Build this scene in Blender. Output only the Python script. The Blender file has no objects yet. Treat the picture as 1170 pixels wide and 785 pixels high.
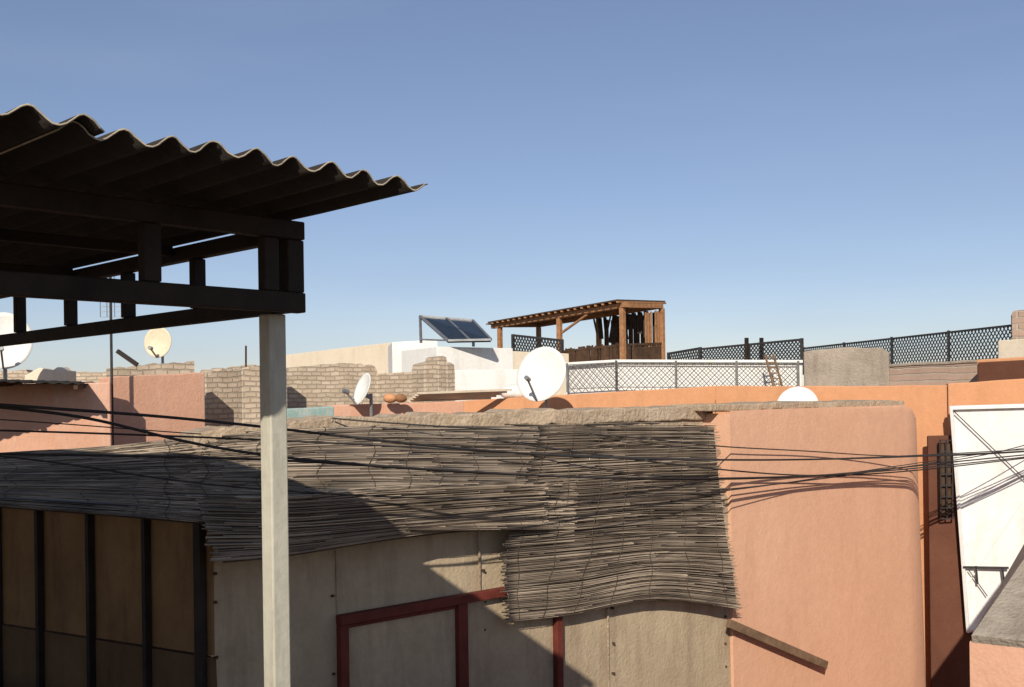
import bpy, bmesh, math, random
from mathutils import Vector, Matrix
random.seed(7)
F=1200.0; PX0=585.0; PY0=456.0; ZC=8.0
RO=math.radians(0.8); CR=math.cos(RO); SR=math.sin(RO)
CAM=Vector((0,0,ZC))
def U(px,py,Y):
    x=(px-PX0)/F*Y; y=(PY0-py)/F*Y
    return Vector((x*CR+y*SR, Y, -x*SR+y*CR+ZC))
def hit(px,py,K,D,off=0.0):
    n=Vector((D.y,-D.x,0)).normalized()
    if n.y>0: n=-n
    K2=K+n*off
    r=U(px,py,1.0)-CAM
    t=(K2-CAM).dot(n)/r.dot(n)
    return CAM+r*t
scene=bpy.context.scene
# ---------------------------------------------------------------- materials
def newmat(name):
    m=bpy.data.materials.new(name); m.use_nodes=True
    nt=m.node_tree; b=nt.nodes['Principled BSDF']
    return m,nt,b
def rgb(c): return (c[0],c[1],c[2],1)
def plaster(name,c1,c2,scale=1.2,rough=.9,bump=.35,stain=None,stain_amt=.5,fine=40):
    m,nt,b=newmat(name); N=nt.nodes.new; L=nt.links.new
    tc=N('ShaderNodeTexCoord')
    n1=N('ShaderNodeTexNoise'); n1.inputs['Scale'].default_value=scale; n1.inputs['Detail'].default_value=8; n1.inputs['Roughness'].default_value=.7
    L(tc.outputs['Object'],n1.inputs['Vector'])
    r=N('ShaderNodeValToRGB'); r.color_ramp.elements[0].position=.33; r.color_ramp.elements[1].position=.68
    r.color_ramp.elements[0].color=rgb(c1); r.color_ramp.elements[1].color=rgb(c2)
    L(n1.outputs['Fac'],r.inputs['Fac']); col=r.outputs['Color']
    if stain:
        mp=N('ShaderNodeMapping'); mp.inputs['Scale'].default_value=(3,3,.5); L(tc.outputs['Object'],mp.inputs['Vector'])
        n3=N('ShaderNodeTexNoise'); n3.inputs['Scale'].default_value=scale*1.3; n3.inputs['Detail'].default_value=9; n3.inputs['Roughness'].default_value=.7
        L(mp.outputs['Vector'],n3.inputs['Vector'])
        r3=N('ShaderNodeValToRGB'); r3.color_ramp.elements[0].position=.5; r3.color_ramp.elements[1].position=.72
        r3.color_ramp.elements[0].color=(0,0,0,1); r3.color_ramp.elements[1].color=(stain_amt,)*3+(1,)
        L(n3.outputs['Fac'],r3.inputs['Fac'])
        mx=N('ShaderNodeMixRGB'); mx.inputs['Color2'].default_value=rgb(stain)
        L(r3.outputs['Color'],mx.inputs['Fac']); L(col,mx.inputs['Color1']); col=mx.outputs['Color']
    # fine mottling of the surface
    n5=N('ShaderNodeTexNoise'); n5.inputs['Scale'].default_value=14; n5.inputs['Detail'].default_value=10; n5.inputs['Roughness'].default_value=.8
    L(tc.outputs['Object'],n5.inputs['Vector'])
    r5=N('ShaderNodeValToRGB'); r5.color_ramp.elements[0].position=.3; r5.color_ramp.elements[0].color=(.84,.84,.84,1); r5.color_ramp.elements[1].position=.6; r5.color_ramp.elements[1].color=(1,1,1,1)
    L(n5.outputs['Fac'],r5.inputs['Fac'])
    m5=N('ShaderNodeMixRGB'); m5.blend_type='MULTIPLY'; m5.inputs['Fac'].default_value=.8
    L(col,m5.inputs['Color1']); L(r5.outputs['Color'],m5.inputs['Color2']); col=m5.outputs['Color']
    L(col,b.inputs['Base Color']); b.inputs['Roughness'].default_value=rough
    b.inputs['Specular IOR Level'].default_value=.15
    n2=N('ShaderNodeTexNoise'); n2.inputs['Scale'].default_value=fine; n2.inputs['Detail'].default_value=6
    L(tc.outputs['Object'],n2.inputs['Vector'])
    n4=N('ShaderNodeTexNoise'); n4.inputs['Scale'].default_value=4; n4.inputs['Detail'].default_value=3
    L(tc.outputs['Object'],n4.inputs['Vector'])
    ad=N('ShaderNodeMath'); ad.operation='MULTIPLY_ADD'; ad.inputs[1].default_value=1.4
    L(n4.outputs['Fac'],ad.inputs[0]); L(n2.outputs['Fac'],ad.inputs[2])
    bp=N('ShaderNodeBump'); bp.inputs['Strength'].default_value=bump; bp.inputs['Distance'].default_value=.015
    L(ad.outputs[0],bp.inputs['Height']); L(bp.outputs['Normal'],b.inputs['Normal'])
    return m
def plain(name,c,rough=.6,metal=0,var=.25,scale=6):
    d=tuple(x*(1-var) for x in c); e=tuple(min(1,x*(1+var*.5)) for x in c)
    m=plaster(name,d,e,scale=scale,rough=rough,bump=.08)
    m.node_tree.nodes['Principled BSDF'].inputs['Metallic'].default_value=metal
    return m
def brick(name,c1,c2,mortar,bw=.22,bh=.075,ms=.012):
    m,nt,b=newmat(name); N=nt.nodes.new; L=nt.links.new
    tc=N('ShaderNodeTexCoord'); sp=N('ShaderNodeSeparateXYZ'); L(tc.outputs['Object'],sp.inputs[0])
    ad=N('ShaderNodeMath'); L(sp.outputs['X'],ad.inputs[0]); L(sp.outputs['Y'],ad.inputs[1])
    n=N('ShaderNodeTexNoise'); n.inputs['Scale'].default_value=5; n.inputs['Detail'].default_value=4; L(tc.outputs['Object'],n.inputs['Vector'])
    dz=N('ShaderNodeMath'); dz.operation='MULTIPLY_ADD'; dz.inputs[1].default_value=.06; L(n.outputs['Fac'],dz.inputs[0]); L(sp.outputs['Z'],dz.inputs[2])
    cb=N('ShaderNodeCombineXYZ'); L(ad.outputs[0],cb.inputs['X']); L(dz.outputs[0],cb.inputs['Y'])
    br=N('ShaderNodeTexBrick'); br.inputs['Scale'].default_value=1; br.inputs['Brick Width'].default_value=bw; br.inputs['Row Height'].default_value=bh
    br.inputs['Mortar Size'].default_value=ms; br.inputs['Mortar Smooth'].default_value=.4
    br.inputs['Color1'].default_value=rgb(c1); br.inputs['Color2'].default_value=rgb(c2); br.inputs['Mortar'].default_value=rgb(mortar)
    L(cb.outputs[0],br.inputs['Vector'])
    mx=N('ShaderNodeMixRGB'); mx.blend_type='MULTIPLY'; mx.inputs['Fac'].default_value=.5
    n2=N('ShaderNodeTexNoise'); n2.inputs['Scale'].default_value=2; n2.inputs['Detail'].default_value=8; n2.inputs['Roughness'].default_value=.75; L(tc.outputs['Object'],n2.inputs['Vector'])
    r=N('ShaderNodeValToRGB'); r.color_ramp.elements[0].position=.3; r.color_ramp.elements[0].color=(.5,.47,.45,1); r.color_ramp.elements[1].position=.6; r.color_ramp.elements[1].color=(1,1,1,1)
    L(n2.outputs['Fac'],r.inputs['Fac']); L(br.outputs['Color'],mx.inputs['Color1']); L(r.outputs['Color'],mx.inputs['Color2'])
    L(mx.outputs['Color'],b.inputs['Base Color']); b.inputs['Roughness'].default_value=.95; b.inputs['Specular IOR Level'].default_value=.1
    bp=N('ShaderNodeBump'); bp.inputs['Strength'].default_value=.8; bp.inputs['Distance'].default_value=.02; bp.invert=True
    L(br.outputs['Fac'],bp.inputs['Height']); L(bp.outputs['Normal'],b.inputs['Normal'])
    return m
def reedmat(name,c1,c2):
    m,nt,b=newmat(name); N=nt.nodes.new; L=nt.links.new
    at=N('ShaderNodeAttribute'); at.attribute_name='tone'
    r=N('ShaderNodeValToRGB'); r.color_ramp.elements[0].color=rgb(c1); r.color_ramp.elements[1].color=rgb(c2)
    L(at.outputs['Fac'],r.inputs['Fac'])
    tc=N('ShaderNodeTexCoord'); n=N('ShaderNodeTexNoise'); n.inputs['Scale'].default_value=3; n.inputs['Detail'].default_value=6; L(tc.outputs['Object'],n.inputs['Vector'])
    r2=N('ShaderNodeValToRGB'); r2.color_ramp.elements[0].position=.35; r2.color_ramp.elements[0].color=(.55,.55,.55,1); r2.color_ramp.elements[1].position=.65; r2.color_ramp.elements[1].color=(1.0,1.0,1.0,1)
    L(n.outputs['Fac'],r2.inputs['Fac'])
    mx=N('ShaderNodeMixRGB'); mx.blend_type='MULTIPLY'; mx.inputs['Fac'].default_value=.8
    L(r.outputs['Color'],mx.inputs['Color1']); L(r2.outputs['Color'],mx.inputs['Color2']); L(mx.outputs['Color'],b.inputs['Base Color'])
    b.inputs['Roughness'].default_value=.8; b.inputs['Specular IOR Level'].default_value=.2
    return m
M_orange=plaster('orange_plaster',(.66,.375,.24),(.72,.42,.27),scale=.7,bump=.22,stain=(.54,.29,.18),stain_amt=.4)
M_orange2=plaster('deep_orange_plaster',(.57,.28,.14),(.64,.32,.165),scale=1,bump=.2,stain=(.42,.20,.10),stain_amt=.4)
M_salmon=plaster('salmon_plaster',(.60,.33,.215),(.67,.38,.26),scale=1.2,bump=.3,stain=(.68,.50,.40),stain_amt=.7)
M_tan=plaster('tan_render',(.37,.285,.185),(.51,.405,.275),scale=1.1,bump=.4,stain=(.25,.18,.12),stain_amt=.75)
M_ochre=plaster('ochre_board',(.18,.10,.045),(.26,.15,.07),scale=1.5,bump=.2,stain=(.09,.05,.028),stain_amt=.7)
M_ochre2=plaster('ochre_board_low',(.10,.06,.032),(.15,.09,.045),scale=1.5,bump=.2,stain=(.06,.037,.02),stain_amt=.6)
M_mud=plaster('mud_coping',(.35,.26,.175),(.52,.41,.29),scale=3.5,bump=1,stain=(.22,.16,.115),stain_amt=.6)
M_white=plaster('white_lime',(.74,.72,.67),(.82,.80,.75),scale=.8,bump=.15,stain=(.58,.53,.46),stain_amt=.5)
M_cream=plaster('cream_lime',(.66,.56,.42),(.74,.64,.50),scale=.8,bump=.2,stain=(.52,.42,.31),stain_amt=.5)
M_concrete=plaster('grey_cement',(.27,.225,.175),(.42,.355,.285),scale=2,bump=.9,stain=(.18,.15,.12),stain_amt=.6)
M_brick=brick('tan_brick',(.58,.475,.36),(.45,.36,.26),(.38,.31,.23))
M_brick2=brick('grey_brick',(.46,.33,.25),(.34,.24,.185),(.42,.35,.28),bw=.2,bh=.09)
M_teal=plaster('teal_paint',(.20,.36,.32),(.42,.5,.45),scale=5,bump=.2,stain=(.55,.5,.42),stain_amt=.9)
M_brown=plaster('brown_paint',(.11,.045,.028),(.15,.065,.04),scale=2,bump=.2)
M_post=plaster('cream_paint',(.46,.44,.35),(.53,.505,.41),scale=4,bump=.12,rough=.55,stain=(.30,.25,.19),stain_amt=.6)
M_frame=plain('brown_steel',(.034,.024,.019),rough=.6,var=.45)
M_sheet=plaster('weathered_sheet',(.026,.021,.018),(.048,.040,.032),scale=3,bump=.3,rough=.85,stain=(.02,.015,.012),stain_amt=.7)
M_sheetedge=plaster('sunlit_sheet_edge',(.30,.25,.18),(.5,.43,.32),scale=9,bump=.3,rough=.9)  # paler rim colour, sunlight on the sheet edges painted in
M_red=plain('red_wood',(.15,.035,.025),rough=.6,var=.35)
M_black=plain('black_iron',(.012,.012,.013),rough=.5,var=.3)
M_iron=plain('grey_iron',(.045,.043,.042),rough=.6,var=.3)
M_cable=plain('cable_rubber',(.045,.04,.038),rough=.6,var=.2)
M_wood=plain('pergola_wood',(.38,.19,.09),rough=.7,var=.4,scale=9)
M_dkwood=plain('dark_wood',(.09,.052,.032),rough=.8,var=.5,scale=4)
M_plank=plain('grey_wood',(.22,.14,.085),rough=.85,var=.4,scale=8)
M_dish=plain('dish_white',(.74,.73,.68),rough=.45,var=.08,scale=2)
M_dishc=plain('dish_cream',(.68,.59,.42),rough=.5,var=.12,scale=2)
M_door=plaster('white_door_paint',(.74,.74,.70),(.80,.80,.77),scale=2,bump=.1,rough=.5,stain=(.58,.50,.40),stain_amt=.45)
M_grey=plain('galvanised',(.3,.3,.3),rough=.4,metal=.6)
M_greypaint=plain('grey_paint',(.22,.215,.20),rough=.6,var=.3)
M_solar=plain('solar_glass',(.02,.03,.045),rough=.15,var=.2)
M_cloth=plain('cloth',(.10,.08,.07),rough=.9,var=.6,scale=3)
M_reed=reedmat('reed',(.11,.083,.062),(.54,.435,.325))
M_reedbase=plain('reed_underlay',(.10,.074,.053),rough=.95,var=.5)
M_ground=plaster('earth',(.18,.13,.09),(.25,.19,.13),scale=.2,bump=.3)
M_floor=plaster('terrace_floor',(.12,.09,.07),(.16,.12,.09),scale=1,bump=.3)
# ---------------------------------------------------------------- helpers
def group(name):
    e=bpy.data.objects.new(name,None); e.empty_display_size=.2
    scene.collection.objects.link(e); return e
def mkobj(name,verts,faces,mat,parent=None,smooth=False):
    me=bpy.data.meshes.new(name); me.from_pydata([tuple(v) for v in verts],[],faces); me.validate()
    bm=bmesh.new(); bm.from_mesh(me); bmesh.ops.recalc_face_normals(bm,faces=bm.faces); bm.to_mesh(me); bm.free()
    if smooth:
        for p in me.polygons: p.use_smooth=True
    me.materials.append(mat); o=bpy.data.objects.new(name,me); scene.collection.objects.link(o)
    if parent: o.parent=parent
    return o
def bevel(o,w=.006,seg=2):
    md=o.modifiers.new('b','BEVEL'); md.width=w; md.segments=seg; md.limit_method='ANGLE'; md.angle_limit=math.radians(40)
    return o
class Bars:
    def __init__(s): s.v=[]; s.f=[]
    def add(s,p0,p1,w,h=None,up=Vector((0,0,1))):
        h=h or w; d=(p1-p0).normalized()
        if abs(d.dot(up))>.98: up=Vector((.722,-.692,0))
        x=d.cross(up).normalized(); y=x.cross(d).normalized(); b=len(s.v)
        for p in (p0,p1):
            for a,c in ((-1,-1),(1,-1),(1,1),(-1,1)): s.v.append(p+x*(a*w/2)+y*(c*h/2))
        s.f+=[(b,b+1,b+2,b+3),(b+4,b+7,b+6,b+5)]+[(b+i,b+4+i,b+4+(i+1)%4,b+(i+1)%4) for i in range(4)]
    def make(s,name,mat,parent=None,bev=0):
        o=mkobj(name,s.v,s.f,mat,parent)
        if bev: bevel(o,bev)
        return o
def wall(name,pts,thick,zb,mat,parent=None,jit=0,sub=1,height=None):
    P=[U(*p) for p in pts]; Q=[]
    for a,b in zip(P[:-1],P[1:]):
        n=max(1,sub)
        for i in range(n): Q.append(a.lerp(b,i/n))
    Q.append(P[-1])
    if jit:
        for i,q in enumerate(Q): q.z+=random.uniform(-jit,jit)
    d=(P[-1]-P[0]); n=Vector((-d.y,d.x,0)).normalized()
    if n.y<0: n=-n
    v=[];f=[];k=len(Q)
    for q in Q:
        z0=q.z-height if height else zb
        j=random.uniform(-jit,jit)*.6 if jit else 0
        v+=[Vector((q.x,q.y,z0)),q.copy(),q+n*thick+Vector((0,0,j)),Vector((q.x+n.x*thick,q.y+n.y*thick,z0))]
    for i in range(k-1):
        a=4*i;b=a+4
        for s in range(4): f.append((a+s,b+s,b+(s+1)%4,a+(s+1)%4))
    f+=[(0,1,2,3),(4*k-4,4*k-1,4*k-2,4*k-3)]
    o=mkobj(name,v,f,mat,parent); bevel(o,.012,2); return o
def poly(name,pts,mat,thick=.03,parent=None):
    n=(pts[1]-pts[0]).cross(pts[2]-pts[1]).normalized()
    if n.dot(pts[0]-CAM)<0: n=-n
    k=len(pts); v=list(pts)+[p+n*thick for p in pts]
    f=[tuple(range(k)),tuple(range(2*k-1,k-1,-1))]+[(i,(i+1)%k,k+(i+1)%k,k+i) for i in range(k)]
    return mkobj(name,v,f,mat,parent)
def cyl(p0,p1,r,name,mat,parent=None,n=12,r2=None):
    d=(p1-p0).normalized(); up=Vector((0,0,1)) if abs(d.z)<.9 else Vector((1,0,0)); x=d.cross(up).normalized(); y=x.cross(d)
    v=[];
    for p,rr in ((p0,r),(p1,r2 or r)):
        for i in range(n):
            a=2*math.pi*i/n; v.append(p+x*math.cos(a)*rr+y*math.sin(a)*rr)
    f=[(i,(i+1)%n,n+(i+1)%n,n+i) for i in range(n)]+[tuple(range(n-1,-1,-1)),tuple(range(n,2*n))]
    return mkobj(name,v,f,mat,parent,smooth=False)
def dish(c,r,face,mat,base_drop=.6,ry=1.08):
    g=group('satellite_dish'); f=face.normalized(); x=f.cross(Vector((0,0,1))).normalized(); y=x.cross(f).normalized()
    v=[];fc=[];rings=7;n=36;dep=r*.22
    for layer in (0,1):
        for i in range(rings+1):
            q=i/rings
            for j in range(n):
                a=2*math.pi*j/n
                v.append(c+x*(math.cos(a)*q*r)+y*(math.sin(a)*q*r*ry)+f*(dep*(q*q-1)-layer*.012))
    o=(rings+1)*n
    for l in (0,o):
        for i in range(rings):
            for j in range(n): fc.append((l+i*n+j,l+i*n+(j+1)%n,l+(i+1)*n+(j+1)%n,l+(i+1)*n+j))
    for j in range(n): fc.append((rings*n+j,rings*n+(j+1)%n,o+rings*n+(j+1)%n,o+rings*n+j))
    mkobj('reflector',v,fc,mat,g,smooth=True)
    B=Bars(); lnb=c+f*(r*1.0)-y*(r*.55)
    B.add(c-y*r*ry*.98,lnb,.02); B.add(c-y*r*.3-f*dep,c-y*r*.3-f*(dep+.12),.05)
    B.make('feed_arm',M_grey,g)
    cyl(lnb-f*.05,lnb+f*.03,.03,'feed_horn',M_grey,g)
    pb=c-y*r*.3-f*(dep+.12)
    cyl(Vector((pb.x,pb.y,pb.z+.05)),Vector((pb.x,pb.y,pb.z-base_drop)),.022,'mast',M_grey,g)
    return g
def lattice(name,a,b,h,mat,pitch=.12,bar=.012,parent=None,posts=1.5,rail=2.4):
    B=Bars(); L=(b-a).length; d=(b-a)/L; n=max(1,int(L/pitch))
    up=Vector((0,0,1)); nrm=d.cross(up).normalized()
    rows=max(1,round(h/(pitch*1.1))); rh=h/rows
    for i in range(n):
        s0=L*i/n; s1=L*(i+1)/n
        for j in range(rows):
            z0=-rh*j; z1=-rh*(j+1)
            B.add(a+d*s0+up*z0,a+d*s1+up*z1,bar,bar,nrm)
            B.add(a+d*s1+up*z0+nrm*bar,a+d*s0+up*z1+nrm*bar,bar,bar,nrm)
    B.add(a,b,bar*rail); B.add(a-up*h,b-up*h,bar*rail)
    m=max(1,int(L/posts))
    for i in range(m+1):
        p=a+d*(L*i/m); B.add(p+up*.03,p-up*(h+.05),bar*3)
    return B.make(name,mat,parent)
# ---------------------------------------------------------------- camera, light, world
cam=bpy.data.cameras.new('camera'); co=bpy.data.objects.new('camera',cam); scene.collection.objects.link(co)
r=Vector((CR,0,-SR)); u=Vector((SR,0,CR)); bk=Vector((0,-1,0))
co.matrix_world=Matrix(((r.x,u.x,bk.x,0),(r.y,u.y,bk.y,0),(r.z,u.z,bk.z,ZC),(0,0,0,1)))
cam.sensor_width=36; cam.lens=36*F/1170; cam.shift_y=(PY0-392.5)/1170; cam.clip_end=5000; cam.clip_start=.05
scene.camera=co
SD=Vector((.175,1,-.58)).normalized()
sun=bpy.data.lights.new('sun','SUN'); sun.energy=5.0; sun.angle=math.radians(.5); sun.color=(1,.92,.80)
so=bpy.data.objects.new('sun',sun); scene.collection.objects.link(so); so.rotation_euler=SD.to_track_quat('-Z','Y').to_euler(); so.location=(0,-10,30)
w=bpy.data.worlds.new('World'); scene.world=w; w.use_nodes=True; nt=w.node_tree
bg=nt.nodes['Background']; sk=nt.nodes.new('ShaderNodeTexSky'); sk.sky_type='NISHITA'; sk.sun_disc=False
ts=-SD; sk.sun_elevation=math.asin(ts.z); sk.sun_rotation=math.atan2(ts.x,ts.y)
sk.air_density=.95; sk.dust_density=.5; sk.ozone_density=1.3; sk.altitude=450
tint=nt.nodes.new('ShaderNodeMixRGB'); tint.blend_type='MULTIPLY'; tint.inputs['Fac'].default_value=1; tint.inputs['Color2'].default_value=(1.02,.97,1.06,1)
nt.links.new(sk.outputs[0],tint.inputs['Color1'])
# thin high haze
tcw=nt.nodes.new('ShaderNodeTexCoord'); mpw=nt.nodes.new('ShaderNodeMapping'); mpw.inputs['Scale'].default_value=(1.5,1.5,9)
nz=nt.nodes.new('ShaderNodeTexNoise'); nz.inputs['Scale'].default_value=1.6; nz.inputs['Detail'].default_value=5
rw=nt.nodes.new('ShaderNodeValToRGB'); rw.color_ramp.elements[0].position=.45; rw.color_ramp.elements[0].color=(.18,.18,.18,1); rw.color_ramp.elements[1].position=.8; rw.color_ramp.elements[1].color=(.4,.4,.4,1)
hz=nt.nodes.new('ShaderNodeMixRGB'); hz.inputs['Color2'].default_value=(3.9,4.9,6.7,1)
nt.links.new(tcw.outputs['Generated'],mpw.inputs['Vector']); nt.links.new(mpw.outputs['Vector'],nz.inputs['Vector']); nt.links.new(nz.outputs['Fac'],rw.inputs['Fac'])
nt.links.new(rw.outputs['Color'],hz.inputs['Fac']); nt.links.new(tint.outputs[0],hz.inputs['Color1'])
nt.links.new(hz.outputs[0],bg.inputs[0]); bg.inputs[1].default_value=.092
scene.view_settings.view_transform='Standard'; scene.view_settings.look='None'; scene.view_settings.exposure=0
# ---------------------------------------------------------------- ground and our terrace
mkobj('ground',[(-2000,-2000,0),(2000,-2000,0),(2000,2000,0),(-2000,2000,0)],[(0,1,2,3)],M_ground)
def slab(name,xy,z0,z1,mat,parent=None):
    k=len(xy); v=[(x,y,z1) for x,y in xy]+[(x,y,z0) for x,y in xy]
    f=[tuple(range(k)),tuple(range(2*k-1,k-1,-1))]+[(i,(i+1)%k,k+(i+1)%k,k+i) for i in range(k)]
    return mkobj(name,v,f,mat,parent)
tb=group('terrace_building')
slab('floor',[(-9,-5),(5,-5),(5,4.3),(-3.1,4.3),(-4.2,8.5),(-9,8.5)],ZC-1.8,ZC-1.6,M_floor,tb)
slab('body',[(-8.9,-4.9),(4.9,-4.9),(4.9,4.2),(-3.2,4.2),(-4.3,8.4),(-8.9,8.4)],.01,ZC-1.81,M_brown,tb)
# ---------------------------------------------------------------- canopy
A=Vector((.692,.722,0)).normalized(); Bd=Vector((-.722,.692,0)).normalized(); UP=Vector((0,0,1))
cg=group('corrugated_canopy')
tip=U(488,216,2.9); zr=tip.z; per=.109; amp=.0155
def sheet(name,s0,s1,t0,t1,dz,phase=0,ns=9):
    v=[];f=[];n=int((s1-s0)/per*ns); m=14
    def P(s,t,j,rag):
        p=tip-A*s+Bd*t; z=amp*math.cos(2*math.pi*(s/per)+phase)+dz
        z+=.006*math.sin(s*3.1)+(.005*math.sin(t*5+s*4+1.7*math.sin(s*9)) if j==0 else 0)
        return Vector((p.x,p.y,zr+z))-Bd*rag
    rg=[random.uniform(0,.006)+.006*math.sin(i*.31) for i in range(n+1)]
    for i in range(n+1):
        s=s0+(s1-s0)*i/n
        for j in range(m+1): v.append(P(s,t0+(t1-t0)*j/m,j,rg[i] if j==0 else 0))
    for i in range(n):
        for j in range(m): a=i*(m+1)+j; f.append((a,a+m+1,a+m+2,a+1))
    o=mkobj(name,v,f,M_sheet,cg,smooth=True); md=o.modifiers.new('s','SOLIDIFY'); md.thickness=.004
    o.data.materials.append(M_sheetedge); md.material_offset_rim=1; return o
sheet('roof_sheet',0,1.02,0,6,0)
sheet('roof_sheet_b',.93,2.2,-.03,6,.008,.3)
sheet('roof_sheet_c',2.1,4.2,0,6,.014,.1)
C=U(345,358,3.2); zl=C.z; zu=zr-.065
def fp(s,t,z):
    p=C-A*s+Bd*t; return Vector((p.x,p.y,z))
B=Bars()
B.add(fp(-.0,.0,zl+.03),fp(4,0,zl+.03),.045,.06)
B.add(fp(-.0,.0,zu+.0),fp(4,0,zu+.0),.045,.055)
for s in (.03,.115,.49,.97,1.5,2.1):
    B.add(fp(s,.002,zl+.061),fp(s,.002,zu-.029),.05 if s!=.03 else .058,.04)
B.add(fp(.022,.024,zl+.028),fp(.022,5,zl+.028),.04,.05)
B.add(fp(.022,.024,zu+.0),fp(.022,5,zu+.0),.04,.05)
for t in (.08,.575,1.08,1.58,2.1,2.6,3.2,4,4.8):
    B.add(fp(.022,t,zl+.054),fp(.022,t,zu-.026),.045,.036)
for t in (.7,1.5,2.3,3.1,3.9,4.9): B.add(fp(.05,t,zu+.01),fp(4,t,zu+.01),.03,.035)
B.add(fp(4,0,zl),fp(4,5,zl),.05,.05)
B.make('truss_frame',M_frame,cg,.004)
B=Bars()
pc=U(311,360,3.22)
B.add(Vector((pc.x,pc.y,ZC-1.6)),Vector((pc.x,pc.y,zl-.001)),.060,.060)
for s,t in ((3.9,.05),(3.9,4.6)): q=fp(s,t,0); B.add(Vector((q.x,q.y,ZC-1.6)),Vector((q.x,q.y,zl-.002)),.058)
q=fp(.05,4.6,0); B.add(Vector((q.x,q.y,ZC-1.6)),Vector((q.x,q.y,zl-.002)),.058)
B.make('steel_post',M_post,cg,.005)
# ---------------------------------------------------------------- courtyard house
AW=Vector((.751,.660,0)).normalized(); K=U(240,600,5.5); K.z=ZC
LW=Vector((-.864,.503,0)).normalized()
hg=group('courtyard_house')
nA=Vector((AW.y,-AW.x,0))
def wp(u,off,z): p=K+AW*u+nA*off; return Vector((p.x,p.y,z))
def uof(px,py,off=0):
    p=hit(px,py,K,AW,off); return (p-K).dot(AW)
u0=uof(836,600,.03)
v=[];f=[];nu=60;nz_=30
for i in range(nu+1):
    for j in range(nz_+1):
        uu=(u0+.02)*i/nu; z=(ZC-3.4)+(2.68)*j/nz_
        off=.008*math.sin(uu*2.3+z*1.7)+.006*math.sin(z*4+uu)
        if j==nz_: off-=.05
        v.append(wp(uu,off-.008,z-.00))
for i in range(nu):
    for j in range(nz_): a=i*(nz_+1)+j; f.append((a,a+nz_+1,a+nz_+2,a+1))
mkobj('tan_wall',v,f,M_tan,hg,smooth=True)
v=[wp(0,-.03,.01),wp(u0,-.03,.01),wp(u0,-.03,ZC-.74),wp(0,-.03,ZC-.74),wp(0,-.3,.01),wp(u0,-.3,.01),wp(u0,-.3,ZC-.74),wp(0,-.3,ZC-.74)]
mkobj('wall_core',v,[(0,1,2,3),(4,7,6,5),(0,4,5,1),(1,5,6,2),(2,6,7,3),(3,7,4,0)],M_tan,hg)
# board seams of the cladding
B=Bars()
for px in (385,548,694): u_=uof(px,690); B.add(wp(u_,.004,ZC-3.3),wp(u_,.004,ZC-.8),.012,.006,up=nA)
B.make('cladding_seams',M_mud,hg)
prof=[(u0,.03),(u0+.8,.035),(u0+1.7,.03),(uof(1036,520,.03),.03)]
ue=prof[-1][0]
prof+= [(ue+.14,.01),(ue+.28,-.035),(ue+.42,-.09),(ue+.56,-.16),(ue+.70,-.26),(ue+.80,-.42),(ue+.84,-.7),(ue+.84,-1.6)]
zt=[U(815,470,8.4).z,U(900,467,9).z,U(960,465,9.6).z,U(1030,463,10.3).z]
drops=[.012,.035,.08,.15,.24,.33,.4,.42]
levels=[.01,ZC-3.6,ZC-2.6,ZC-1.6,ZC-.8,ZC-.56,'t2','t1','t0']
v=[];f=[];k=len(prof)
for i,(uu,off) in enumerate(prof):
    top=zt[i] if i<4 else zt[3]-drops[i-4]
    ext=max(0,min(1,(uu-ue)/.6))
    for l in levels:
        z={'t2':top-.06,'t1':top-.02,'t0':top}.get(l,l) if isinstance(l,str) else l
        bat=.05*max(0,(ZC-z-.4))*ext if z>4 else .2*ext
        sh={'t2':0,'t1':.015,'t0':.05}.get(l,0)*(1 if ext>0 else .1)
        v.append(wp(uu+bat-(sh if ext>0 else 0),off-sh*.5,z))
m=len(levels)
for i in range(k-1):
    for j in range(m-1): a=i*m+j; f.append((a,a+m,a+m+1,a+1))
b0=len(v)
for i in range(k): v.append(wp(min(prof[i][0],ue+.1),-1.6,v[i*m+m-1].z))
for i in range(k-1): f.append((i*m+m-1,(i+1)*m+m-1,b0+i+1,b0+i))
mkobj('orange_wall',v,f,M_orange,hg,smooth=True).modifiers.new('e','EDGE_SPLIT').split_angle=math.radians(50)
poly('orange_return',[wp(u0,.029,.01),wp(u0,.029,zt[0]-.02),wp(u0,-.4,zt[0]-.02),wp(u0,-.4,.01)],M_orange,.01,hg)
wall('coping',[(222,492,6.45),(300,485,6.65),(385,477,6.95),(500,473,7.3),(640,468,7.7),(815,462,8.62)],.4,0,M_mud,hg,jit=.014,sub=14,height=.11)
wall('coping_end',[(812,462,8.36),(900,460,9.05),(1000,458,9.95),(1034,458,10.28)],.45,0,M_mud,hg,jit=.009,sub=12,height=.06)
wall('upper_wall',[(222,502,6.5),(385,486,7.0),(640,478,7.75),(815,470,8.66)],.25,ZC-.9,M_mud,hg)
p=[U(222,510,6.6),U(815,485,8.8),U(1030,470,10.6)]
slab('roof_slab',[(p[0].x,p[0].y),(p[1].x,p[1].y),(p[2].x,p[2].y),(p[2].x-1.5,p[2].y+1.3),(p[0].x-1.2,p[0].y+1.6)],.01,ZC-.45,M_mud,hg)
wg=group('red_window'); B=Bars()
def W(px,py,off): return hit(px,py,K,AW,off)
tl=W(388,709,.03); tr=W(640,664,.03); ut=(tl-K).dot(AW); ur=(tr-K).dot(AW); zt_=(tl.z+tr.z)/2
zb_=zt_-1.3
def wb(u_0,z0,u_1,z1,wd,off=.03,dp=.05): B.add(wp(u_0,off,z0),wp(u_1,off,z1),dp,wd)
uL=ut+.02; uM=uof(524,740); uR=uof(634,740)
wb(uL-.03,zt_,uR+.03,zt_,.055,.035,.06)
for x_,wd in ((uL,.055),(uM,.075),(uR,.055)): B.add(wp(x_,.03,zb_),wp(x_,.03,zt_-.028),wd,.05,up=nA)
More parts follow.
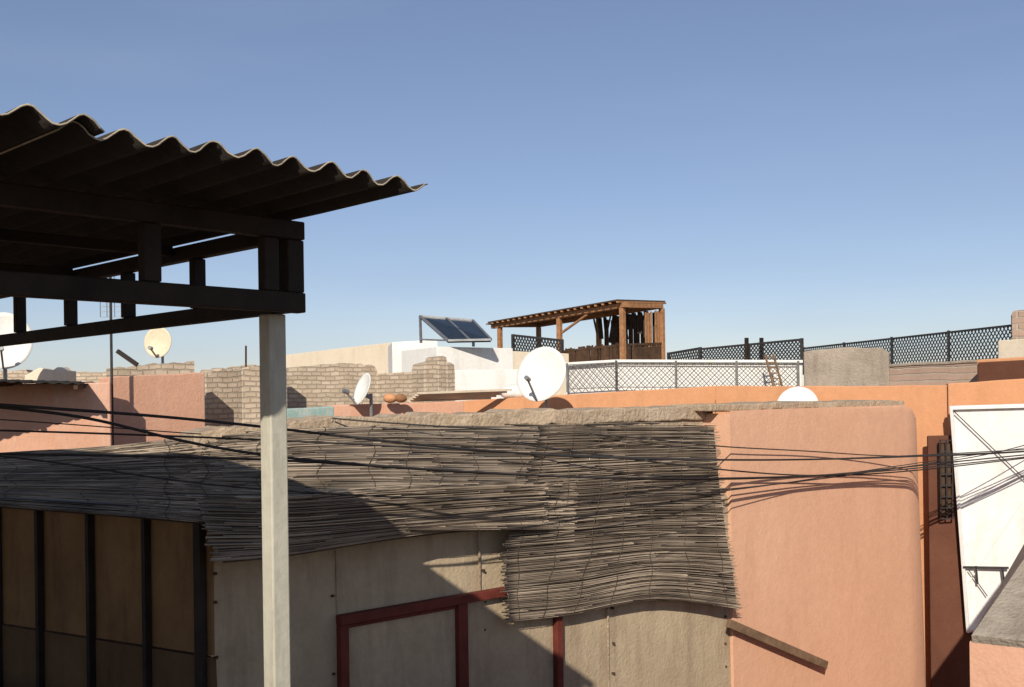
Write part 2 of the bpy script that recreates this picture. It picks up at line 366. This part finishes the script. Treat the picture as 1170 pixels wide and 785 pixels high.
wb(uL-.03,zb_,uR+.03,zb_,.07,.04,.07)
wb(uL+.03,zt_-.045,uM-.04,zt_-.045,.02,.02,.03)
B.make('frame',M_red,wg,.004)
poly('shutter_panel',[wp(uL,.014,zb_),wp(uM,.014,zb_),wp(uM,.014,zt_),wp(uL,.014,zt_)],M_tan,.03,wg)
poly('shutter_panel_b',[wp(uM,.010,zb_),wp(uR,.010,zb_),wp(uR,.010,zt_),wp(uM,.010,zt_)],M_tan,.03,wg)
B=Bars(); B.add(wp(uR+.1,.02,ZC-2.62),wp(u0-.02,.02,ZC-2.66),.04,.05); B.make('base_rail',M_red,hg,.003)
B=Bars()
for px in (246,380,553,700,828):
    u_=uof(px,690)
    for i in range(9):
        if random.random()<.2: continue
        z=ZC-.85-i*.22+random.uniform(-.05,.05)
        B.add(wp(u_+random.uniform(-.01,.01),-.01,z),wp(u_,.012,z),.013)
B.make('nail_heads',M_dkwood,hg)
# left enclosure
eg=group('screened_enclosure')
def E(px,py,off=0): return hit(px,py,K,LW,off)
nL=Vector((-LW.y,LW.x,0)); nL=nL if nL.y<0 else -nL
def ep(u,off,z): p=K+LW*u+nL*off; return Vector((p.x,p.y,z))
def ue_(px): return (E(px,650)-K).dot(LW)
B=Bars(); zt2=ZC-.58
for px in (233,172,108,50,2,-60,-140):
    q=ue_(px); B.add(ep(q,.03,ZC-3.2),ep(q,.03,zt2),.028 if px!=233 else .05,.045,up=nL)
B.add(ep(-.03,.03,zt2),ep(4,.03,zt2),.05,.06)
B.make('dark_frame',M_frame,eg,.003)
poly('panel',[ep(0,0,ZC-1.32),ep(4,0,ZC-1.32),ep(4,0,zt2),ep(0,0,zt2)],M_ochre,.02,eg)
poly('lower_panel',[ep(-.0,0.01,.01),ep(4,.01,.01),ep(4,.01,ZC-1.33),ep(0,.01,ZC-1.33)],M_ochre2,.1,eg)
# ---------------------------------------------------------------- reeds
def cr(P,t):
    n=len(P)-1; x=max(0,min(n-1e-6,t*n)); i=int(x); f_=x-i
    p0=P[max(i-1,0)];p1=P[i];p2=P[i+1];p3=P[min(i+2,n)]
    return .5*((2*p1)+(p2-p0)*f_+(2*p0-5*p1+4*p2-p3)*f_*f_+(3*p1-p0-3*p2+p3)*f_**3)
def reed_patch(name,rows,parent,nrows,thick=.008,seglen=(.25,.6),jv=.002,ragged=(.01,.03),base=True,lift=.006,tilt=0.0,stray=.03,ties=0):
    R=[[U(*p) for p in r_] for r_ in rows]
    def S(u_,v_): return cr([cr(r_,u_) for r_ in R],v_)
    if base:
        v=[];f=[];nu=40;nv=12
        for i in range(nu+1):
            for j in range(nv+1):
                a=S(i/nu,j/nv*.985); v.append(a+Vector((0,.02,-.012)))
        for i in range(nu):
            for j in range(nv): a=i*(nv+1)+j; f.append((a,a+nv+1,a+nv+2,a+1))
        mkobj(name+'_underlay',v,f,M_reedbase,parent,smooth=True)
    if ties:
        B=Bars()
        for i in range(ties):
            uu=(i+.5)/ties; pr=None
            for j in range(25):
                q=S(uu+.006*math.sin(j*.9+i),j/24)+Vector((0,-.010,.006))
                if pr: B.add(pr,q,.004)
                pr=q
        B.make(name+'_ties',M_reedbase,parent)
    v=[];f=[];tone=[]
    for k_ in range(nrows):
        v0=(k_+.5)/nrows; edge=random.uniform(*ragged); edge0=random.uniform(*ragged)
        x=-random.uniform(0,seglen[0])
        while x<1:
            ln=random.uniform(*seglen); a=max(x,-edge0); b=min(x+ln,1+edge)
            x+=ln*random.uniform(.8,.98)
            if b-a<.02: continue
            st=random.random()<stray
            va=v0+random.gauss(0,jv)+tilt*(a-.5); vb=v0+random.gauss(0,jv*(6 if st else 1))+tilt*(b-.5)
            th=thick*random.uniform(.5,1.25); n=max(2,int((b-a)*14))
            t_=min(1,max(0,random.gauss(.45,.28))); lf=random.uniform(0,lift)*(3 if st else 1)
            off=Vector((random.gauss(0,.002),-lf,lf)); ring=[]
            wob=random.uniform(-.004,.004)
            for i in range(n+1):
                q=i/n; uu=a+(b-a)*q; vv=va+(vb-va)*q
                uc=min(1,max(0,uu))
                p=S(uc,min(1.02,max(-.01,vv)))
                if uu>1: p=p+(S(1,vv)-S(.97,vv)).normalized()*((uu-1)*3)
                if uu<0: p=p+(S(0,vv)-S(.03,vv)).normalized()*(-uu*3)
                p=p+off+Vector((0,0,wob*math.sin(q*3.1)))
                ring.append(p)
            bs=len(v)
            for i,p in enumerate(ring):
                d=(ring[min(i+1,n)]-ring[max(i-1,0)]).normalized()
                xx=d.cross(UP).normalized(); yy=xx.cross(d); tt=th*(1-.35*i/n)*.5
                for ca,sa in ((1,0),(0,1),(-1,0),(0,-1)): v.append(p+xx*ca*tt+yy*sa*tt)
                tone+= [t_]*4
            for i in range(n):
                for s in range(4): f.append((bs+4*i+s,bs+4*i+(s+1)%4,bs+4*i+4+(s+1)%4,bs+4*i+4+s))
            f+=[(bs,bs+1,bs+2,bs+3),(bs+4*n+3,bs+4*n+2,bs+4*n+1,bs+4*n)]
    me=bpy.data.meshes.new(name); me.from_pydata([tuple(q) for q in v],[],f)
    at=me.attributes.new('tone','FLOAT','POINT'); at.data.foreach_set('value',tone)
    for p in me.polygons: p.use_smooth=True
    me.materials.append(M_reed); o=bpy.data.objects.new(name,me); scene.collection.objects.link(o); o.parent=parent
rg=group('reed_awning')
reed_patch('reed_cover',[
 [(-90,524,8.3),(120,511,7.5),(240,497,6.6),(420,487,6.95),(530,487,7.3),(650,487,7.75)],
 [(-90,550,7.3),(120,548,6.6),(240,548,5.9),(420,545,6.25),(530,545,6.65),(650,545,7.15)],
 [(-90,572,6.5),(120,588,5.65),(240,598,5.28),(420,606,5.85),(530,606,6.35),(650,604,7.0)]],rg,150,seglen=(.1,.3),tilt=.02,stray=.07,ties=14)
reed_patch('reed_fringe',[
 [(236,570,5.35),(330,568,5.5),(430,560,5.85),(520,555,6.25),(620,550,6.8)],
 [(240,604,5.23),(330,604,5.5),(430,596,5.85),(520,588,6.28),(620,580,6.8)],
 [(254,642,5.22),(330,634,5.5),(430,618,5.9),(520,607,6.35),(620,600,6.85)]],rg,62,seglen=(.2,.5),ragged=(.0,.02),tilt=.05,stray=.08)
mg=group('hanging_reed_mat')
reed_patch('mat',[
 [(618,488,7.15),(680,486,7.5),(750,486,7.9),(816,486,8.28)],
 [(600,560,6.82),(680,555,7.25),(750,550,7.7),(822,548,8.15)],
 [(580,630,6.7),(670,622,7.1),(750,615,7.6),(831,615,8.15)],
 [(580,672,6.7),(660,664,7.08),(750,650,7.62),(838,655,8.2)],
 [(583,710,6.72),(650,703,7.08),(750,686,7.65),(843,696,8.22)]],mg,150,seglen=(.3,.8),jv=.0025,ragged=(0,.02),stray=.05,ties=7)
pg=Bars(); a=W(832,712,.10); b=W(944,760,.12); pg.add(a,b,.035,.07); pl=pg.make('wooden_plank',M_plank,None,.006)
# ---------------------------------------------------------------- cables (run close along the wall at the right)
def cable(pts,r_):
    cu=bpy.data.curves.new('overhead_cable','CURVE'); cu.dimensions='3D'; sp=cu.splines.new('NURBS'); sp.points.add(len(pts)-1)
    for i,p in enumerate(pts):
        q=U(*p); sp.points[i].co=(q.x,q.y,q.z,1)
    sp.order_u=4; sp.use_endpoint_u=True; cu.bevel_depth=r_; cu.bevel_resolution=2; cu.resolution_u=8
    cu.materials.append(M_cable); o=bpy.data.objects.new('overhead_cable',cu); scene.collection.objects.link(o)
cable([(-200,448,3.9),(0,463,4.2),(150,472,4.5),(300,487,4.8),(450,506,5.3),(620,521,6.3),(800,527,7.75),(1000,525,9.7),(1200,514,10.7)],.0065)
cable([(-200,446,3.92),(0,465,4.22),(100,474,4.4),(180,499,4.6),(300,522,4.9),(450,534,5.3),(650,546,6.55),(800,549,7.75),(960,544,9.3),(1060,530,10.1),(1200,517,10.75)],.0065)
cable([(-200,487,5),(0,491,5.1),(250,500,5.25),(420,508,5.7),(640,521,6.5),(900,528,8.7),(1060,520,10.1),(1200,512,10.7)],.005)
cable([(-200,515,5),(0,519,5.0),(200,521,5.05),(360,527,5.3),(520,540,5.8),(700,547,6.9),(900,547,8.7),(1050,536,10.1),(1200,519,10.7)],.006)
cable([(-200,505,4.7),(30,520,4.8),(140,543,4.9),(320,563,5.1),(520,571,5.9),(700,572,6.9),(860,560,8.4),(1000,535,9.7),(1200,508,10.7)],.004)
cable([(380,478,6.9),(500,489,6.8),(700,494,7.5),(815,512,8.1),(930,514,9.1),(1050,526,10.2),(1200,514,10.8)],.005)
cable([(560,502,6.7),(680,520,7.0),(850,541,8.35),(960,546,9.3),(1070,536,10.2),(1200,520,10.8)],.006)
cable([(820,560,8.15),(930,550,9.1),(1060,528,10.15),(1130,522,10.6),(1200,500,10.8)],.005)
cable([(-200,470,5),(0,476,5.1),(120,489,5.3),(230,496,5.5)],.003)
# ---------------------------------------------------------------- right side
og=group('orange_boundary_wall')
wall('wall_back',[(385,470,15.5),(470,462,15.2),(640,451,14.4),(818,441,13.4)],.35,.01,M_orange2,og,jit=.004,sub=6)
wall('wall_front',[(817,441,13.1),(950,441,12.3),(1084,440,11.6)],.3,.01,M_orange2,og,jit=.004,sub=6)
wall('wall_door_side',[(1083,438,11.55),(1200,431,11.2),(1320,424,10.9)],.3,.01,M_orange2,og,jit=.004,sub=4)
dg=group('white_metal_door')
c=[U(1085,464,11.35),U(1190,461,11.0),U(1240,735,11.0),U(1104,722,11.35)]
poly('leaf',c,M_door,.05,dg)
B=Bars()
def dp(a_,b_,o=.03):
    q=c[0].lerp(c[1],a_); s_=c[3].lerp(c[2],a_); p_=q.lerp(s_,b_); return p_+Vector((-.1,-1,0))*o
for a0,b0_,a1,b1 in ((.01,0,.01,1),(0,.01,1,.01),(0,.985,1,.985)): B.add(dp(a0,b0_),dp(a1,b1),.035,.03)
B.add(dp(.02,.80,.02),dp(1,.22,.02),.02,.012)
B.make('ribs',M_door,dg,.003)
B=Bars(); B.add(dp(.02,.02,.05),dp(1,.47,.05),.010)
B.add(dp(.0,.71,.05),dp(.42,.70,.05),.022); B.add(dp(.12,.70,.06),dp(.12,.78,.06),.016); B.add(dp(.36,.70,.06),dp(.36,.76,.06),.016); B.add(dp(.05,.72,.05),dp(.2,.83,.05),.010)
B.make('bolt_and_diagonal',M_iron,dg,.002)  # bolt, plus a thin dark diagonal line across the leaf
gg=group('iron_window_grille'); B=Bars()
a=U(1074,503,11.36); b=U(1088,503,11.36); hgt=.85
for i in range(3):
    q=a.lerp(b,i/2); B.add(q,q-UP*hgt,.012)
for j in range(8):
    B.add(a-UP*(hgt*j/7),b-UP*(hgt*j/7),.012)
B.make('bars',M_iron,gg)
poly('shutter',[a-UP*.03+Vector((0,.05,0)),b-UP*.03+Vector((0,.05,0)),b-UP*(hgt-.03)+Vector((0,.05,0)),a-UP*(hgt-.03)+Vector((0,.05,0))],M_dkwood,.02,gg)
wall('brown_shadow_strip',[(1060,498,11.48),(1108,497,11.42)],.05,.01,M_brown,og)  # dark strip: brown paint with the orange wall's cast shadow put into its colour
sw=group('stair_wall')
f0=U(1110,726,6.6); f1=U(1260,742,6.2); r1=U(1172,618,7.9); r2=U(1320,420,9.0)
poly('cement_slope',[f0,f1,r2,r1],M_concrete,.12,sw)
fa=f0+Vector((0.0,.03,-.05)); fb=f1+Vector((0,.03,-.05))
v=[fa,fb,Vector((fb.x,fb.y,.01)),Vector((fa.x,fa.y,.01)),r1+Vector((.02,0,-.1)),r2+Vector((.02,0,-.1)),Vector((r2.x,r2.y,.01)),Vector((r1.x,r1.y,.01))]
mkobj('salmon_face',v,[(0,1,2,3),(0,4,7,3),(4,5,6,7),(1,5,6,2),(0,1,5,4)],M_salmon,sw)
# ---------------------------------------------------------------- left terracotta walls
lg=group('salmon_terrace_wall')
wall('wall_left',[(-120,440,10.2),(60,438,10.6),(126,437,10.8)],.25,.01,M_salmon,lg,jit=.005,sub=5)
wall('wall_right',[(124,431,11.2),(180,428,11.6),(234,426,12)],.25,.01,M_salmon,lg,jit=.006,sub=5)
wall('rubble_top',[(128,421,13.5),(175,416,13.8),(222,414,14.1),(222,424,14.1)],.3,ZC-.4,M_brick,lg,jit=.02,sub=6)
sg=group('lean_to_roof')
v=[];f=[];a=U(-120,432,9.3);b=U(92,438,10.3);n=90
for i in range(n+1):
    q=a.lerp(b,i/n); w_=.008*math.sin(i*.9)
    v+=[q+Vector((0,0,w_)),q+Vector((-.25,1.1,.03+w_))]
for i in range(n): f.append((2*i,2*i+2,2*i+3,2*i+1))
o=mkobj('sheet',v,f,M_sheet,sg,smooth=True); o.modifiers.new('s','SOLIDIFY').thickness=.01
B=Bars()
for q in (.05,.5,.97): p_=a.lerp(b,q); B.add(p_-UP*.04,p_+Vector((-.25,1.1,.0)),.04)
B.make('rafters',M_dkwood,sg)
wall('laundry_bundle',[(28,427,13),(50,420,13),(76,421,13)],.3,ZC-.1,M_cream,None,jit=.03,sub=5)
wall('far_parapet',[(-60,424,22),(30,423,22),(36,428,22),(130,425,22)],.3,ZC-1,M_brick,None,jit=.03,sub=5)
am=group('antenna_mast')
t=U(126,312,11); cyl(t,Vector((t.x,t.y,ZC-1.5)),.014,'pole',M_iron,am)
B=Bars()
for i in range(9):
    z=t.z-.02-i*.055; wd=.11
    B.add(Vector((t.x-wd,t.y,z)),Vector((t.x+wd,t.y,z)),.006)
for sx in (-.11,-.04,.04,.11): B.add(Vector((t.x+sx,t.y,t.z)),Vector((t.x+sx,t.y,t.z-.46)),.006)
B.make('grid_antenna',M_grey,am)
B=Bars(); B.add(U(134,401,13),U(157,417,13),.05); B.make('roof_pipe',M_frame)
bgp=group('brick_building')
wall('brick_left',[(235,426,15),(268,420,15.3),(297,417,15.6)],.35,.01,M_brick,bgp,jit=.03,sub=8)
wall('brick_pillar',[(276,421,14.6),(297,419,14.7)],.3,.01,M_brick,bgp,jit=.02,sub=3)
wall('brick_mid',[(296,424,17),(328,419,17.3)],.3,.01,M_brick,bgp,jit=.02,sub=4)
wall('brick_main',[(326,419,18),(400,415,18.5),(428,418,18.7),(432,427,18.7),(510,424,19.2)],.35,.01,M_brick,bgp,jit=.02,sub=7)
wall('brick_stairs',[(484,424,17.9),(486,414,17.9),(500,412,18),(501,407,18),(510,408,18.1),(511,414,18.1),(519,416,18.2),(520,425,18.2)],.5,.01,M_brick,bgp,jit=.015,sub=2)
B=Bars(); B.add(U(281,395,15),U(281,425,15),.02); B.add(U(306,407,17),U(306,425,17),.03); B.make('rebar',M_dkwood,bgp)
wall('teal_parapet',[(322,468,12),(382,464,12.4)],.2,ZC-.5,M_teal,None,jit=.004,sub=4)
wall('salmon_parapet',[(372,463,13.4),(450,461,13.8),(530,458,14.2)],.2,.01,M_salmon,None,jit=.004,sub=4)
wgp=group('white_building')
wall('cream_wing',[(322,406,34),(380,399,32),(449,391,30)],1,.01,M_cream,wgp,sub=2)
wall('white_block',[(448,391,27),(500,388,27.2)],2,.01,M_white,wgp)
wall('white_block_right',[(499,396,24),(586,398,25)],2,.01,M_white,wgp)
wall('white_low',[(508,423,21),(595,422,21.5)],1,.01,M_white,wgp)
wall('cream_low',[(560,400,26),(650,404,27)],1,.01,M_cream,wgp)
sp_=group('solar_water_heater')
q=[U(480,361,25.5),U(540,366,25.5),U(561,388,24.0),U(512,389,24.0)]
poly('collector',q,M_solar,.06,sp_)
B=Bars()
for i in range(4): B.add(q[i],q[(i+1)%4],.05)
B.add(q[0].lerp(q[1],.5),q[3].lerp(q[2],.5),.05)
B.add(q[0],U(481,392,25.5),.05); B.add(q[1],U(541,396,25.5),.05); B.add(U(481,388,25.5),q[3],.04)
B.make('rack',M_grey,sp_)
B=Bars()
for i in range(5): B.add(U(466+i*3,458-i*2.2,14-i*.05),U(560+i*6,455-i*2.4,14.6),.06,.03)
B.make('stack_of_boards',M_cream)
def blob(name,c_,r_,mat,sc=(1,1,.7)):
    bm=bmesh.new(); bmesh.ops.create_icosphere(bm,subdivisions=3,radius=r_)
    for v_ in bm.verts:
        v_.co=Vector((v_.co.x*sc[0],v_.co.y*sc[1],v_.co.z*sc[2]))*(1+random.uniform(-.05,.05)); v_.co+=c_
    me=bpy.data.meshes.new(name); bm.to_mesh(me); bm.free()
    for p_ in me.polygons: p_.use_smooth=True
    me.materials.append(mat); o=bpy.data.objects.new(name,me); scene.collection.objects.link(o); return o
blob('clay_pot',U(446,455,13.6),.09,M_orange2); blob('clay_pot',U(458,455,13.6),.08,M_wood)
blob('tarpaulin_bundle',U(590,448,15),.2,M_white,(1.2,1,.6))
dish(U(618,427,13.2),.34,Vector((-.42,-.8,.32)),M_dish,.6)
dish(U(180,391,17),.235,Vector((-.15,-1,.1)),M_dishc,.7)
dish(U(4,389,12),.31,Vector((.35,-.9,.2)),M_dish,.8)
dish(U(413,444,13.4),.20,Vector((-1,-.65,.45)),M_dish,.5)
dish(U(911,464,12.0),.235,Vector((-.3,-.8,.45)),M_dish,.4)
# ---------------------------------------------------------------- pergola terrace
tg=group('pergola_terrace_building')
wall('terrace_wall',[(585,410,30),(640,414,28.5),(765,414,27.5)],3,.01,M_cream,tg)
wall('terrace_wall_right',[(762,416,27),(920,412,24)],2,.01,M_white,tg)
pg_=group('wooden_pergola'); B=Bars()
Cn=U(711,349,28); Lf=U(571,372,33.5); Rt=U(756,350,29.6)
Lo=Lf+(Lf-Cn).normalized()*.45
BL=Lf+(Rt-Cn)
for q_,l_ in ((Cn,2.0),(Cn.lerp(Lf,.47),2.0),(Lf,2.0),(Rt,2.0),(BL,2.0),(Rt.lerp(BL,.47),2.0)): B.add(q_-UP*l_,q_-UP*.06,.13,.13)
B.add(Cn+(Cn-Lf).normalized()*.2,Lo,.14,.13); B.add(Rt,BL,.12,.12); B.add(Cn,Rt,.12,.12); B.add(Lf,BL,.12,.12)
B.add(Cn.lerp(Lf,.25)-UP*.09,Cn.lerp(Lf,.45)-UP*.5,.06)
for i in range(22):
    q_=i/21; a_=Cn.lerp(Lo,q_); b_=Rt.lerp(BL,q_); d_=(b_-a_).normalized(); B.add(a_-d_*.25+UP*.09,b_+d_*.2+UP*.09,.08,.05)
B.make('timber_frame',M_wood,pg_,.01)
poly('reed_roof',[Cn-(Rt-Cn)*.12+UP*.12,Lo-(Rt-Cn)*.12+UP*.12,Lo+(Rt-Cn)*1.1+UP*.12,Rt+(Rt-Cn)*.1+UP*.12],M_dkwood,.04,pg_)
B=Bars()
def slats(a_,b_,z0,z1,n_,wd,gap=.1):
    for i in range(n_):
        if random.random()<gap: continue
        q_=a_.lerp(b_,(i+.5)/n_); B.add(q_+UP*(z0+random.uniform(-.04,.04)),q_+UP*(z1+random.uniform(-.06,.06)),wd*random.uniform(.7,1.1),.03)
slats(Rt,Rt.lerp(BL,.42),-.15,-2,34,.11,.12); slats(Rt.lerp(BL,.42),BL,-1.15,-2,30,.06,.35); slats(Cn,Rt,-1.1,-2,22,.07,.08)
slats(Cn.lerp(Lf,.0),Cn.lerp(Lf,.47),-1.0,-2.0,60,.06,.12)
B.add(Cn-UP*1.05,Cn.lerp(Lf,1)-UP*1.05,.06); B.add(Cn-UP*1.05,Rt-UP*1.05,.06)
B.make('slat_screen',M_dkwood,pg_)
B=Bars(); slats(Cn.lerp(Rt,.55),Rt,-.15,-1.1,7,.06,.1); B.make('bamboo_fence',M_wood,pg_)
B=Bars()
for i in range(10):
    q_=Cn.lerp(Lf,.03+.043*i)+(Rt-Cn)*.7; B.add(q_-UP*.12,q_-UP*random.uniform(.35,.95)+Vector((random.uniform(-.15,.15),0,0)),random.uniform(.12,.34),.03)
B.make('hanging_cloth',M_cloth,pg_)
lattice('lattice_fence',U(586,383,31),U(642,389,29),.5,M_iron,.14,.025)
lattice('lattice_fence',U(764,404,27),U(800,398,25.5),.45,M_iron,.12,.022)
lattice('lattice_fence',U(800,399,25.4),U(916,388,22.8),.50,M_iron,.10,.020)
lattice('lattice_fence',U(918,398,21.8),U(1163,371,15.2),.50,M_iron,.085,.012)
B=Bars()
for px in (853,870): B.add(U(px,386,24),U(px,412,24),.07)
B.make('vent_pipe',M_frame)
rgp=group('white_railing_terrace')
wall('parapet',[(646,418,17.5),(704,414,17),(916,415,16.6)],.3,.01,M_white,rgp)
for a_,b_ in (((648,417,17.35),(704,414,16.9)),((704,414,16.9),(912,414.5,16.5))):
    lattice('railing',U(*a_),U(*b_),.40,M_greypaint,.125,.009,rgp,posts=.9,rail=1.6)
B=Bars(); B.add(U(644,416,17.42),U(704,412.5,16.96),.06,.045); B.add(U(704,412.5,16.96),U(917,413,16.56),.06,.045); B.make('cap_rail',M_white,rgp,.004)
ld=group('wooden_ladder'); B=Bars(); a_=U(874,405,16.2); b_=U(884,442,16.0); o_=Vector((.13,0,0))
B.add(a_,b_,.025); B.add(a_+o_,b_+o_,.025)
for i in range(6): q_=a_.lerp(b_,(i+.5)/6); B.add(q_,q_+o_,.02)
B.make('rails',M_plank,ld)
rg2=group('concrete_parapet')
wall('cement_block',[(918,401,14.6),(960,397,14.4),(1008,398,14.2),(1016,402,14.2)],.6,.01,M_concrete,rg2,jit=.01,sub=5)
wall('brick_parapet',[(1008,419,14.3),(1118,414,13.4)],.3,.01,M_brick2,rg2,jit=.006,sub=6)
wall('brick_cap',[(1008,416,14.28),(1118,411,13.38)],.34,.01,M_concrete,rg2,jit=.006,sub=6,height=.04)
wall('brown_parapet',[(1116,411,13),(1230,404,12.2)],.3,.01,M_orange2,rg2,sub=3)
wall('brown_parapet_step',[(1117,414,12.95),(1230,408,12.1)],.1,.01,M_brown,rg2)
wall('neighbour_roof',[(1140,389,14.6),(1200,385,14)],.5,.01,M_cream,rg2)
wall('chimney_pier',[(1156,359,15),(1158,355,15),(1200,350,14.8)],.4,.01,M_brick2,rg2,jit=.01,sub=2)
